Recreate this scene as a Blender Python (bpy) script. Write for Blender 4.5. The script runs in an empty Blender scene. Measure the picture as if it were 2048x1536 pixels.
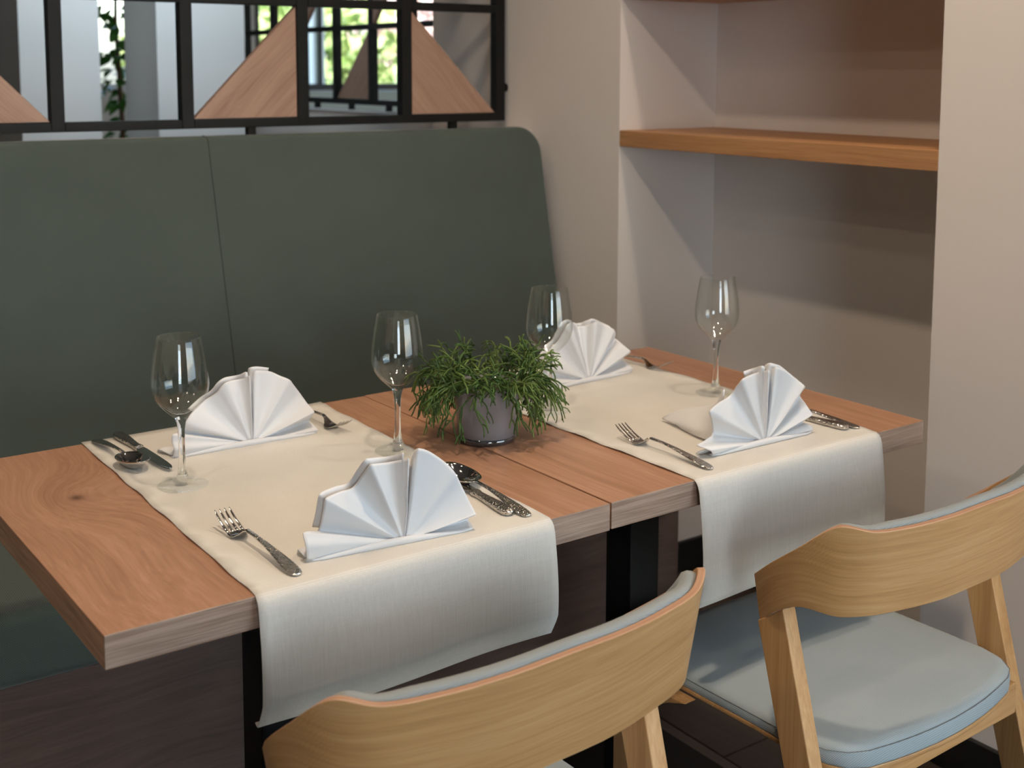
import bpy, bmesh, math, random
from mathutils import Vector, Matrix, Euler

SC = bpy.context.scene
COL = SC.collection
PI = math.pi
FLOOR = 0.75          # table tops lie at z = 0 in the drawing below; everything is lifted by FLOOR at the end
random.seed(7)

# ------------------------------------------------------------------ camera, world, lamps, exposure
cam_d = bpy.data.cameras.new('camera')
cam = bpy.data.objects.new('camera', cam_d)
COL.objects.link(cam)
SC.camera = cam
yaw, pitch, roll = 0.6191, 0.1100, -0.0025
fw = Vector((math.sin(yaw) * math.cos(pitch), math.cos(yaw) * math.cos(pitch), -math.sin(pitch)))
rt = Vector((math.cos(yaw), -math.sin(yaw), 0))
dn = fw.cross(rt)
r2 = rt * math.cos(roll) + dn * math.sin(roll)
d2 = -rt * math.sin(roll) + dn * math.cos(roll)
m = Matrix((r2, -d2, -fw)).transposed().to_4x4()
m.translation = Vector((-0.3810, -1.2802, 0.5976))
cam.matrix_world = m
cam_d.sensor_width = 36
cam_d.lens = 2491.83 / 2048 * 36
cam_d.shift_y = (413.73 - 768) / 2048
cam_d.dof.use_dof = True
cam_d.dof.focus_distance = 1.72
cam_d.dof.aperture_fstop = 6.0
cam_d.clip_end = 200

SC.view_settings.view_transform = 'Standard'
SC.view_settings.look = 'None'
SC.view_settings.gamma = 1.0
SC.view_settings.use_curve_mapping = False
SC.view_settings.exposure = 0.0
SC.cycles.use_denoising = True
SC.cycles.max_bounces = 14
SC.cycles.diffuse_bounces = 6
SC.cycles.glossy_bounces = 6
SC.cycles.transmission_bounces = 14
SC.cycles.transparent_max_bounces = 12
SC.cycles.sample_clamp_indirect = 4.0
SC.cycles.blur_glossy = 0.6

world = bpy.data.worlds.new('sky')
SC.world = world
world.use_nodes = True
wn = world.node_tree
bgn = wn.nodes['Background']
sky = wn.nodes.new('ShaderNodeTexSky')
sky.sky_type = 'NISHITA'
sky.sun_elevation = math.radians(38)
sky.sun_rotation = math.radians(200)
sky.sun_disc = False
sky.air_density = 1.0
sky.dust_density = 3.0
sky.ozone_density = 1.0
wn.links.new(sky.outputs['Color'], bgn.inputs['Color'])
bgn.inputs['Strength'].default_value = 1.25

def area(name, loc, target, sx, sy, power, color, shape='RECTANGLE', spread=PI):
    d = bpy.data.lights.new(name, 'AREA')
    d.shape = shape
    d.size = sx
    if shape in ('RECTANGLE', 'ELLIPSE'):
        d.size_y = sy
    d.energy = power
    d.color = color
    d.spread = spread
    o = bpy.data.objects.new(name, d)
    COL.objects.link(o)
    o.location = loc
    o.rotation_euler = (Vector(target) - Vector(loc)).to_track_quat('-Z', 'Y').to_euler()
    return o

DAY = (0.54, 0.77, 1.0)
WARM = (1.0, 0.80, 0.60)
# daylight standing in the windows of the room, behind to the left and behind to the right
area('window_daylight', (-2.45, -6.90, 0.60), (1.0, 0.5, 0.2), 1.5, 2.0, 85, DAY)
area('window_daylight', (2.45, -3.30, 0.75), (0.9, 0.3, -0.1), 3.0, 2.2, 66, DAY)
# added cool fill lamp over the aisle, there only to brighten the piers
area('added_pier_fill', (1.25, 2.62, 1.94), (1.25, 3.6, 1.15), 0.55, 0.4, 14, (0.70, 0.87, 1.0), 'RECTANGLE', math.radians(105))
# warm ceiling downlights: a row over the chairs and a row over the bench
for lx, ly, pw in ((-1.3, -0.47, 9), (0.32, -0.28, 17), (1.36, -0.10, 10), (-2.0, 0.85, 4), (-0.6, 0.85, 4), (0.75, 0.85, 4), (0.9, 5.2, 1.5)):
    area('ceiling_downlight', (lx, ly, 1.93), (lx, ly, 0), 0.11, 0.11, pw, WARM, 'DISK', math.radians(172))

# ------------------------------------------------------------------ helpers
class MB:
    def __init__(s):
        s.v, s.f, s.uv, s.mi = [], [], {}, []
    def face(s, idx, uv=None, mi=0):
        if uv is not None:
            s.uv[len(s.f)] = uv
        s.f.append(tuple(idx)); s.mi.append(mi)
    def box(s, x0, x1, y0, y1, z0, z1, mi=0):
        b = len(s.v)
        s.v += [(x0, y0, z0), (x1, y0, z0), (x1, y1, z0), (x0, y1, z0), (x0, y0, z1), (x1, y0, z1), (x1, y1, z1), (x0, y1, z1)]
        for q in ((0, 3, 2, 1), (4, 5, 6, 7), (0, 1, 5, 4), (1, 2, 6, 5), (2, 3, 7, 6), (3, 0, 4, 7)):
            s.face([b + i for i in q], mi=mi)
    def prism(s, poly, a, b, axis='y', mi=0):
        # poly: list of 2D points; extruded from a to b along axis
        n = len(poly); k = len(s.v)
        def P(p, t):
            return (p[0], t, p[1]) if axis == 'y' else ((t, p[0], p[1]) if axis == 'x' else (p[0], p[1], t))
        s.v += [P(p, a) for p in poly] + [P(p, b) for p in poly]
        s.face([k + i for i in range(n)], mi=mi)
        s.face([k + n + i for i in range(n)][::-1], mi=mi)
        for i in range(n):
            j = (i + 1) % n
            s.face([k + j, k + i, k + n + i, k + n + j], mi=mi)
    def rings(s, rings, closed=True, cap0=True, cap1=True, mi=0, uvs=False, close_u=False):
        # rings: list of lists of points, the same count in each
        n = len(rings[0]); k = len(s.v); R = len(rings)
        for r in rings:
            s.v += [tuple(p) for p in r]
        m_ = n if closed else n - 1
        for i in range(R if close_u else R - 1):
            i2 = (i + 1) % R
            for j in range(m_):
                j2 = (j + 1) % n
                uv = None
                if uvs:
                    uv = [(i / (R - 1), j / m_), (i / (R - 1), (j + 1) / m_), ((i + 1) / (R - 1), (j + 1) / m_), ((i + 1) / (R - 1), j / m_)]
                s.face([k + i * n + j, k + i * n + j2, k + i2 * n + j2, k + i2 * n + j], uv, mi)
        if closed and cap0:
            s.face([k + j for j in range(n)][::-1], mi=mi)
        if closed and cap1:
            s.face([k + (R - 1) * n + j for j in range(n)], mi=mi)
    def tube(s, pts, rad, n=8, mi=0):
        pts = [Vector(p) for p in pts]
        rr = rad if isinstance(rad, (list, tuple)) else [rad] * len(pts)
        rings = []
        ref = Vector((0.31, 0.17, 0.93))
        for i, p in enumerate(pts):
            t = (pts[min(i + 1, len(pts) - 1)] - pts[max(i - 1, 0)]).normalized()
            a = t.cross(ref)
            if a.length < 1e-3:
                a = t.cross(Vector((1, 0, 0)))
            a.normalize(); b = t.cross(a)
            rings.append([p + (a * math.cos(2 * PI * k / n) + b * math.sin(2 * PI * k / n)) * rr[i] for k in range(n)])
        s.rings(rings, mi=mi)
    def lathe(s, prof, n=64, mi=0):
        rings = [[(r * math.cos(2 * PI * k / n), r * math.sin(2 * PI * k / n), z) for k in range(n)] for r, z in prof]
        k = len(s.v)
        for r in rings:
            s.v += r
        for i in range(len(rings) - 1):
            for j in range(n):
                j2 = (j + 1) % n
                s.face([k + i * n + j, k + i * n + j2, k + (i + 1) * n + j2, k + (i + 1) * n + j], mi=mi)
    def mesh(s, name, mats, smooth=False, fix=True):
        me = bpy.data.meshes.new(name)
        me.from_pydata([tuple(p) for p in s.v], [], s.f)
        for mt in (mats if isinstance(mats, (list, tuple)) else [mats]):
            me.materials.append(mt)
        for p in me.polygons:
            p.material_index = s.mi[p.index]
            p.use_smooth = smooth
        if s.uv:
            lay = me.uv_layers.new(name='UVMap')
            for p in me.polygons:
                u = s.uv.get(p.index)
                if u:
                    for li, c in zip(p.loop_indices, u):
                        lay.data[li].uv = c
        if fix:
            bm = bmesh.new(); bm.from_mesh(me)
            bmesh.ops.remove_doubles(bm, verts=bm.verts, dist=1e-6)
            bmesh.ops.recalc_face_normals(bm, faces=bm.faces)
            bm.to_mesh(me); bm.free()
        me.update()
        return me
    def obj(s, name, mats, parent=None, smooth=False, fix=True, bevel=0, bseg=2, angle=30):
        me = s.mesh(name, mats, smooth or bevel > 0, fix)
        o = bpy.data.objects.new(name, me)
        COL.objects.link(o)
        if parent is not None:
            o.parent = parent
        if bevel:
            b = o.modifiers.new('bevel', 'BEVEL'); b.width = bevel; b.segments = bseg; b.limit_method = 'ANGLE'; b.angle_limit = math.radians(angle)
            b.harden_normals = False
            w = o.modifiers.new('wn', 'WEIGHTED_NORMAL'); w.keep_sharp = True
        return o

def thing(name, label, cat, loc=(0, 0, 0), rz=0, group=None):
    o = bpy.data.objects.new(name, None)
    COL.objects.link(o)
    o.location = loc; o.rotation_euler = (0, 0, rz); o.empty_display_size = 0.1
    o['label'] = label; o['category'] = cat
    if group: o['group'] = group
    return o
def tag(o, label, cat, group=None):
    o['label'] = label; o['category'] = cat
    if group: o['group'] = group
    return o
def struct(o):
    o['kind'] = 'structure'
    return o
def dup(root, loc, rz, label, group=None):
    r = root.copy(); COL.objects.link(r); r.location = loc; r.rotation_euler = (0, 0, rz); r['label'] = label
    if group: r['group'] = group
    for ch in list(root.children):
        c = ch.copy(); COL.objects.link(c); c.parent = r
        for g in list(ch.children):
            d = g.copy(); COL.objects.link(d); d.parent = c
    return r
def catmull(P, n, closed=False):
    P = [Vector(p) for p in P]
    Q = [P[0] * 2 - P[1]] + P + [P[-1] * 2 - P[-2]]
    out = []
    for i in range(1, len(Q) - 2):
        p0, p1, p2, p3 = Q[i - 1:i + 3]
        for k in range(n):
            t = k / n
            out.append(0.5 * ((2 * p1) + (p2 - p0) * t + (2 * p0 - 5 * p1 + 4 * p2 - p3) * t * t + (3 * p1 - p0 - 3 * p2 + p3) * t ** 3))
    out.append(P[-1].copy())
    return out

# ------------------------------------------------------------------ materials
def newmat(name):
    mt = bpy.data.materials.new(name); mt.use_nodes = True
    nt = mt.node_tree; b = nt.nodes['Principled BSDF']
    return mt, nt, b
def N(nt, typ, **kw):
    n = nt.nodes.new(typ)
    for k, v in kw.items():
        if k.startswith('i_'):
            n.inputs[k[2:].replace('_', ' ')].default_value = v
        else:
            setattr(n, k, v)
    return n
def ramp(nt, fac, stops):
    r = nt.nodes.new('ShaderNodeValToRGB')
    el = r.color_ramp.elements
    while len(el) > 1: el.remove(el[-1])
    el[0].position = stops[0][0]; el[0].color = (*stops[0][1], 1)
    for p, c in stops[1:]:
        e = el.new(p); e.color = (*c, 1)
    nt.links.new(fac, r.inputs['Fac'])
    return r.outputs['Color']
def bump(nt, b, height, strength, dist):
    bp = N(nt, 'ShaderNodeBump'); bp.inputs['Strength'].default_value = strength; bp.inputs['Distance'].default_value = dist
    nt.links.new(height, bp.inputs['Height']); nt.links.new(bp.outputs['Normal'], b.inputs['Normal'])
def plain(name, col, rough=0.5, metal=0, spec=0.5, noise=0.0, nscale=6, bumps=None, **kw):
    mt, nt, b = newmat(name)
    b.inputs['Base Color'].default_value = (*col, 1)
    b.inputs['Roughness'].default_value = rough
    b.inputs['Metallic'].default_value = metal
    b.inputs['Specular IOR Level'].default_value = spec
    tc = N(nt, 'ShaderNodeTexCoord')
    if noise:
        nz = N(nt, 'ShaderNodeTexNoise', i_Scale=nscale, i_Detail=4.0)
        nt.links.new(tc.outputs['Object'], nz.inputs['Vector'])
        c = ramp(nt, nz.outputs['Fac'], [(0.3, tuple(x * (1 - noise) for x in col)), (0.7, tuple(min(1, x * (1 + noise)) for x in col))])
        nt.links.new(c, b.inputs['Base Color'])
    if bumps:
        nz2 = N(nt, 'ShaderNodeTexNoise', i_Scale=bumps[0], i_Detail=3.0)
        nt.links.new(tc.outputs['Object'], nz2.inputs['Vector'])
        bump(nt, b, nz2.outputs['Fac'], bumps[1], bumps[2])
    for k, v in kw.items():
        b.inputs[k.replace('_', ' ')].default_value = v
    return mt
def wood(name, dark, mid, light, axis='y', coord='Object', across=26, along=1.6, warp=0.05, fine=260, rough=0.45, seed=0.0, knot=None, bstr=0.08, contrast=1.0):
    mt, nt, b = newmat(name)
    L = nt.links.new
    tc = N(nt, 'ShaderNodeTexCoord')
    src = tc.outputs[coord]
    # bend the grain
    wz = N(nt, 'ShaderNodeTexNoise', i_Scale=1.0, i_Detail=1.5)
    mp0 = N(nt, 'ShaderNodeMapping'); mp0.inputs['Location'].default_value = (seed * 3.1, seed * 1.7, seed * 2.3)
    s0 = {'x': (2.2, 7, 7), 'y': (7, 2.2, 7), 'z': (7, 7, 2.2)}[axis]
    mp0.inputs['Scale'].default_value = s0
    L(src, mp0.inputs['Vector']); L(mp0.outputs['Vector'], wz.inputs['Vector'])
    sub = N(nt, 'ShaderNodeVectorMath', operation='SUBTRACT'); sub.inputs[1].default_value = (0.5, 0.5, 0.5)
    L(wz.outputs['Color'], sub.inputs[0])
    sc = N(nt, 'ShaderNodeVectorMath', operation='SCALE'); sc.inputs['Scale'].default_value = warp
    L(sub.outputs[0], sc.inputs[0])
    ad = N(nt, 'ShaderNodeVectorMath', operation='ADD')
    L(src, ad.inputs[0]); L(sc.outputs[0], ad.inputs[1])
    vec = ad.outputs[0]
    kd = None
    if knot:
        # grain flows round a knot at (kx, ky): push the across-coordinate away from its centre
        km = N(nt, 'ShaderNodeMapping'); km.inputs['Location'].default_value = (-knot[0] / knot[2], -knot[1] / knot[3], 0)
        km.inputs['Scale'].default_value = (1 / knot[2], 1 / knot[3], 0)
        L(src, km.inputs['Vector'])
        ln = N(nt, 'ShaderNodeVectorMath', operation='DOT_PRODUCT'); L(km.outputs[0], ln.inputs[0]); L(km.outputs[0], ln.inputs[1])
        ex = N(nt, 'ShaderNodeMath', operation='MULTIPLY'); L(ln.outputs['Value'], ex.inputs[0]); ex.inputs[1].default_value = -1.0
        e2 = N(nt, 'ShaderNodeMath', operation='EXPONENT'); L(ex.outputs[0], e2.inputs[0])
        kd = e2.outputs[0]
        sx = N(nt, 'ShaderNodeMath', operation='MULTIPLY'); L(kd, sx.inputs[0]); sx.inputs[1].default_value = knot[4]
        cx = N(nt, 'ShaderNodeCombineXYZ'); L(sx.outputs[0], cx.inputs['X'])
        a2 = N(nt, 'ShaderNodeVectorMath', operation='ADD'); L(vec, a2.inputs[0]); L(cx.outputs[0], a2.inputs[1])
        vec = a2.outputs[0]
    def stretched(a, l, det, ofs):
        mp = N(nt, 'ShaderNodeMapping')
        mp.inputs['Scale'].default_value = {'x': (l, a, a), 'y': (a, l, a), 'z': (a, a, l)}[axis]
        mp.inputs['Location'].default_value = (ofs + seed, ofs * 1.3 + seed * 0.7, ofs * 0.7 - seed)
        L(vec, mp.inputs['Vector'])
        nz = N(nt, 'ShaderNodeTexNoise', i_Scale=1.0, i_Detail=det, i_Roughness=0.55)
        L(mp.outputs[0], nz.inputs['Vector'])
        return nz.outputs['Fac']
    g1 = stretched(across, along, 4.0, 0.3)
    g2 = stretched(fine, fine * 0.03, 2.0, 5.0)
    g3 = stretched(across * 4.5, along * 1.5, 2.0, 9.0)
    m1 = N(nt, 'ShaderNodeMix', data_type='FLOAT'); m1.inputs['Factor'].default_value = 0.34; L(g1, m1.inputs['A']); L(g3, m1.inputs['B'])
    m2 = N(nt, 'ShaderNodeMix', data_type='FLOAT'); m2.inputs['Factor'].default_value = 0.30; L(m1.outputs['Result'], m2.inputs['A']); L(g2, m2.inputs['B'])
    fac = m2.outputs['Result']
    w = 0.17 / contrast
    col = ramp(nt, fac, [(0.5 - w, dark), (0.5, mid), (0.5 + w, light)])
    if kd is not None:
        kk = N(nt, 'ShaderNodeMath', operation='POWER'); L(kd, kk.inputs[0]); kk.inputs[1].default_value = 60.0
        mc = N(nt, 'ShaderNodeMix', data_type='RGBA'); L(kk.outputs[0], mc.inputs['Factor']); L(col, mc.inputs['A']); mc.inputs['B'].default_value = (*[x * 0.45 for x in dark], 1)
        col = mc.outputs['Result']
    L(col, b.inputs['Base Color'])
    b.inputs['Roughness'].default_value = rough
    b.inputs['Specular IOR Level'].default_value = 0.4
    bump(nt, b, fac, bstr, 0.002)
    return mt
def weave(name, c1, c2, period, rough=0.9, coord='Object', plane='xz', twill=True, bstr=0.3, blotch=0.08, sheen=0.2, streak=0.0):
    mt, nt, b = newmat(name)
    L = nt.links.new
    tc = N(nt, 'ShaderNodeTexCoord'); src = tc.outputs[coord]
    sep = N(nt, 'ShaderNodeSeparateXYZ'); L(src, sep.inputs[0])
    a = sep.outputs[plane[0].upper()]; c = sep.outputs[plane[1].upper()]
    def M(op, x, y=None):
        n = N(nt, 'ShaderNodeMath', operation=op)
        for i, q in enumerate((x, y)):
            if q is None: continue
            if isinstance(q, (int, float)): n.inputs[i].default_value = q
            else: L(q, n.inputs[i])
        return n.outputs[0]
    k = 2 * PI / period
    if plane == 'xyz':
        a = M('ADD', sep.outputs['X'], M('MULTIPLY', sep.outputs['Z'], 0.83)); c = M('ADD', sep.outputs['Y'], M('MULTIPLY', sep.outputs['Z'], 0.71))
    if twill:
        p = M('SINE', M('MULTIPLY', M('ADD', a, M('MULTIPLY', c, 0.8)), k))
        q = M('SINE', M('MULTIPLY', M('SUBTRACT', a, M('MULTIPLY', c, 1.1)), k * 1.02))
        h = M('ADD', M('MULTIPLY', p, 0.30), M('ADD', M('MULTIPLY', q, 0.16), 0.5))
    else:
        p = M('SINE', M('MULTIPLY', a, k)); q = M('SINE', M('MULTIPLY', c, k))
        h = M('ADD', M('MULTIPLY', M('ADD', p, q), 0.18), 0.5)
    nz = N(nt, 'ShaderNodeTexNoise', i_Scale=7.0, i_Detail=5.0); L(src, nz.inputs['Vector'])
    h2 = M('ADD', h, M('MULTIPLY', M('SUBTRACT', nz.outputs['Fac'], 0.5), blotch * 6))
    if streak:
        for mpv, am in (((420, 420, 9), 1.0), ((14, 14, 420), 0.6)):
            mp = N(nt, 'ShaderNodeMapping'); mp.inputs['Scale'].default_value = mpv if plane == 'xz' else (mpv[0], mpv[2], mpv[2])
            L(src, mp.inputs['Vector'])
            ns = N(nt, 'ShaderNodeTexNoise', i_Scale=1.0, i_Detail=2.0); L(mp.outputs[0], ns.inputs['Vector'])
            h2 = M('ADD', h2, M('MULTIPLY', M('SUBTRACT', ns.outputs['Fac'], 0.5), streak * am))
    col = ramp(nt, h2, [(0.15, c1), (0.85, c2)])
    L(col, b.inputs['Base Color'])
    b.inputs['Roughness'].default_value = rough
    b.inputs['Specular IOR Level'].default_value = 0.2
    b.inputs['Sheen Weight'].default_value = sheen
    b.inputs['Sheen Roughness'].default_value = 0.5
    bump(nt, b, h2, bstr, 0.0008)
    return mt

M_WALL = plain('wall_paint', (0.77, 0.715, 0.675), 0.75, noise=0.012, nscale=3, bumps=(140, 0.06, 0.001))
M_PILLAR = plain('pillar_paint', (0.80, 0.79, 0.77), 0.8, bumps=(140, 0.05, 0.001))
M_DARKWALL = plain('dark_wall_paint', (0.13, 0.10, 0.08), 0.8)
M_CEIL = plain('ceiling_paint', (0.36, 0.33, 0.30), 0.85, bumps=(140, 0.05, 0.001))
M_BLACK = plain('black_steel', (0.006, 0.006, 0.006), 0.5, spec=0.2, bumps=(300, 0.05, 0.0006))
M_SKIRT = plain('black_skirting', (0.010, 0.010, 0.010), 0.4)
M_LEDGE = plain('ledge_paint', (0.62, 0.60, 0.58), 0.6)
M_TABLE_A = wood('oak_laminate', (0.30, 0.150, 0.088), (0.40, 0.215, 0.132), (0.50, 0.285, 0.185), 'y', across=30, along=1.3, warp=0.10, knot=(-0.245, 0.10, 0.075, 0.10, 0.10), rough=0.42)
M_TABLE_B = wood('oak_laminate_plain', (0.30, 0.150, 0.088), (0.40, 0.215, 0.132), (0.50, 0.285, 0.185), 'y', across=26, along=1.0, warp=0.05, seed=4.2, rough=0.42)
M_EDGE = wood('oak_edge_band_cool_lit', (0.225, 0.150, 0.110), (0.315, 0.220, 0.168), (0.40, 0.288, 0.225), 'x', across=170, along=5, warp=0.02, fine=420, rough=0.5, bstr=0.15, contrast=1.7)  # same laminate as the sides, greyed: cooler light on the front put into the colour
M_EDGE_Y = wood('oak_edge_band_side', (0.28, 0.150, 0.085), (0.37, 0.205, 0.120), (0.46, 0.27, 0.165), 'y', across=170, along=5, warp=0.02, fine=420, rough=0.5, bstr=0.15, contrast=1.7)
M_SHELF = wood('oak_shelf', (0.34, 0.165, 0.070), (0.45, 0.232, 0.103), (0.535, 0.302, 0.145), 'y', across=120, along=3.0, warp=0.03, rough=0.5)
M_PANEL = wood('oak_triangle', (0.25, 0.145, 0.100), (0.35, 0.212, 0.152), (0.42, 0.272, 0.200), 'x', coord='UV', across=34, along=3.0, warp=0.06, rough=0.5)
M_BASE = wood('bench_base_veneer', (0.058, 0.036, 0.028), (0.086, 0.055, 0.043), (0.115, 0.078, 0.062), 'x', across=34, along=1.8, warp=0.09, rough=0.5, seed=2.0)
M_FLOOR = wood('floor_oak', (0.042, 0.029, 0.023), (0.062, 0.043, 0.034), (0.082, 0.059, 0.047), 'y', across=24, along=1.2, warp=0.06, rough=0.45, seed=6.0)
M_FLOOR2 = wood('floor_oak_warm', (0.075, 0.050, 0.038), (0.105, 0.072, 0.055), (0.135, 0.095, 0.074), 'y', across=24, along=1.2, warp=0.06, rough=0.45, seed=8.5)
M_OAK = wood('chair_oak', (0.345, 0.175, 0.066), (0.465, 0.258, 0.104), (0.56, 0.340, 0.158), 'z', across=46, along=2.4, warp=0.03, rough=0.4, bstr=0.12)
M_OAKX = wood('chair_oak_rail', (0.345, 0.175, 0.066), (0.465, 0.258, 0.104), (0.56, 0.340, 0.158), 'x', across=46, along=2.4, warp=0.03, rough=0.4, bstr=0.12)
M_BAND = wood('bent_oak_veneer', (0.345, 0.175, 0.066), (0.465, 0.258, 0.104), (0.56, 0.340, 0.158), 'x', coord='UV', across=44, along=3.0, warp=0.035, fine=330, rough=0.4, bstr=0.15, contrast=1.0)
M_PLY = wood('plywood_edge', (0.30, 0.150, 0.085), (0.45, 0.255, 0.155), (0.60, 0.39, 0.27), 'x', coord='UV', across=9, along=0.3, warp=0.0, fine=30, rough=0.45, bstr=0.05, contrast=1.3)
M_GREEN = weave('green_bench_twill', (0.028, 0.038, 0.033), (0.098, 0.121, 0.105), 0.0032, plane='xz', bstr=0.35, blotch=0.03)
M_SEAM = plain('dark_green_thread', (0.02, 0.026, 0.02), 0.9)
M_RUNNER = weave('ecru_runner_linen', (0.60, 0.575, 0.525), (0.75, 0.725, 0.675), 0.0016, plane='xz', twill=False, bstr=0.35, blotch=0.015, sheen=0.1, streak=0.55)
M_NAPKIN = weave('white_napkin_cotton', (0.69, 0.685, 0.69), (0.76, 0.755, 0.76), 0.0011, plane='xz', twill=False, bstr=0.12, blotch=0.01, sheen=0.15)
M_SEAT = weave('grey_blue_seat_wool', (0.235, 0.280, 0.295), (0.40, 0.455, 0.475), 0.0026, plane='xyz', twill=False, bstr=0.25, blotch=0.05, sheen=0.15)
M_BACKPAD = weave('grey_blue_back_wool', (0.195, 0.215, 0.215), (0.33, 0.355, 0.355), 0.0026, plane='xyz', twill=False, bstr=0.25, blotch=0.05, sheen=0.15)
M_CHROME = plain('polished_steel', (0.62, 0.60, 0.57), 0.10, metal=1.0)
M_BLADE = plain('polished_blade', (0.62, 0.60, 0.57), 0.07, metal=1.0)
def hammered():
    mt, nt, b = newmat('hammered_steel')
    b.inputs['Base Color'].default_value = (0.60, 0.57, 0.53, 1); b.inputs['Metallic'].default_value = 1; b.inputs['Roughness'].default_value = 0.14
    tc = N(nt, 'ShaderNodeTexCoord')
    vo = N(nt, 'ShaderNodeTexVoronoi', i_Scale=420.0); nt.links.new(tc.outputs['Object'], vo.inputs['Vector'])
    bump(nt, b, vo.outputs['Distance'], 0.85, 0.0012)
    return mt
M_HAMMER = hammered()
def glassmat(name, col=(1, 1, 1), rough=0.0, ior=1.48):
    mt, nt, b = newmat(name)
    b.inputs['Base Color'].default_value = (*col, 1); b.inputs['Roughness'].default_value = rough
    b.inputs['IOR'].default_value = ior; b.inputs['Transmission Weight'].default_value = 1.0
    return mt
def thinglass(name, ex=5.6, top=0.85):
    # a wall so thin that it does not bend what lies behind it: clear, with a mirror that grows towards the edge
    mt, nt, b = newmat(name)
    nt.nodes.remove(b)
    out = nt.nodes['Material Output']
    tr = N(nt, 'ShaderNodeBsdfTransparent'); tr.inputs['Color'].default_value = (0.975, 0.985, 0.98, 1)
    gl = N(nt, 'ShaderNodeBsdfGlossy'); gl.inputs['Roughness'].default_value = 0.0; gl.inputs['Color'].default_value = (1, 1, 1, 1)
    lw = N(nt, 'ShaderNodeLayerWeight'); lw.inputs['Blend'].default_value = 0.5
    pw_ = N(nt, 'ShaderNodeMath', operation='POWER'); nt.links.new(lw.outputs['Facing'], pw_.inputs[0]); pw_.inputs[1].default_value = ex
    fr = N(nt, 'ShaderNodeMath', operation='MULTIPLY_ADD'); nt.links.new(pw_.outputs[0], fr.inputs[0]); fr.inputs[1].default_value = top; fr.inputs[2].default_value = 0.04
    mx = N(nt, 'ShaderNodeMixShader')
    nt.links.new(fr.outputs[0], mx.inputs[0]); nt.links.new(tr.outputs[0], mx.inputs[1]); nt.links.new(gl.outputs[0], mx.inputs[2])
    nt.links.new(mx.outputs[0], out.inputs['Surface'])
    return mt
M_THIN = thinglass('thin_crystal')
M_THINFOOT = thinglass('thin_crystal_foot', 5.5, 0.5)
M_GLASS = glassmat('clear_crystal', (0.985, 0.992, 0.99))
M_PANE = glassmat('window_glass', (0.96, 0.98, 0.97), 0.0, 1.1)
M_POT = plain('grey_lacquer', (0.155, 0.150, 0.165), 0.5, spec=0.5, Coat_Weight=1.0, Coat_Roughness=0.03)
M_POTFOOT = plain('dark_glass_foot', (0.03, 0.03, 0.035), 0.05, spec=0.8, Coat_Weight=1.0, Coat_Roughness=0.02)
M_SOIL = plain('potting_soil', (0.025, 0.017, 0.012), 0.95, bumps=(160, 1.0, 0.004))
M_STEM = plain('succulent_green', (0.040, 0.085, 0.015), 0.5, noise=0.45, nscale=40, spec=0.35)
M_STEM2 = plain('succulent_green_light', (0.085, 0.135, 0.026), 0.5, noise=0.4, nscale=40, spec=0.35)
M_LEAF = plain('ficus_leaf', (0.10, 0.32, 0.06), 0.4, noise=0.35, nscale=9, spec=0.4)
M_BARK = plain('brown_bark', (0.16, 0.10, 0.06), 0.9, noise=0.3, nscale=30)
M_SILL = plain('sill_paint_grey_green', (0.66, 0.76, 0.73), 0.6)
M_WFRAME = plain('white_window_frame', (0.78, 0.79, 0.80), 0.5)
M_DFRAME = plain('dark_window_frame', (0.05, 0.055, 0.065), 0.5)
M_LAWN = plain('lawn', (0.10, 0.19, 0.045), 0.95, noise=0.4, nscale=1.5)
M_HEDGE = plain('hedge_leaf', (0.46, 0.58, 0.24), 0.6, noise=0.5, nscale=2.5)
M_BLOOM = plain('pink_blossom', (0.72, 0.58, 0.54), 0.7, noise=0.35, nscale=3)

# ------------------------------------------------------------------ setting
NX0, NX1 = 1.64, 1.972           # wall face, back of the niche
NY0, NY1 = 0.167, 1.096          # niche opening
CEILZ, FLZ = 1.95, -0.75
b = MB(); b.box(-7.2, 7.2, -7.4, 7.2, FLZ - 0.12, FLZ - 0.006)
floor = struct(b.obj('floor', M_FLOOR))
# planks of the part of the floor that shows, each its own piece
for i in range(-4, 7):
    x0 = 1.31 + (i - 3) * 0.195
    y = -1.5 + (0.369 + 1.5 - (1.21 if i == 3 else 0)) % 1.21 - 1.21 if i == 3 else -2.4 + ((i * 0.43) % 1.21)
    k = 0
    while y < 1.4:
        y1 = y + 1.21
        if y1 > -1.0 and x0 < 1.66:
            p = MB(); p.box(x0 + 0.0012, min(x0 + 0.1938, 1.632 if y1 < NY0 else 1.96), y + 0.0012, y1 - 0.0012, FLZ - 0.02, FLZ)
            p.obj('plank', M_FLOOR if (i + k) % 3 else M_FLOOR2, floor, bevel=0.0015, bseg=1)
        y = y1; k += 1
b = MB(); b.box(-7.2, 7.2, -7.4, 7.2, CEILZ, CEILZ + 0.1); struct(b.obj('ceiling', M_CEIL))
b = MB(); b.box(-7.2, -7.0, -7.4, 7.2, FLZ, CEILZ); struct(b.obj('wall_left', M_DARKWALL))
b = MB()
b.box(NX0, 2.06, -0.95, NY0, FLZ, CEILZ)
b.box(NX1, 2.06, NY0, NY1, FLZ, CEILZ)
b.box(NX0, 2.06, NY1, 1.972, FLZ, CEILZ)
struct(b.obj('wall_right', M_WALL, fix=False))
b = MB(); EW = (0.3, 2.9)
b.box(7.0, 7.2, -7.4, EW[0], FLZ, CEILZ); b.box(7.0, 7.2, EW[1], 7.2, FLZ, CEILZ); b.box(7.0, 7.2, EW[0], EW[1], FLZ, -0.4); b.box(7.0, 7.2, EW[0], EW[1], 1.6, CEILZ)
struct(b.obj('wall_end', M_WALL, fix=False))
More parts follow.
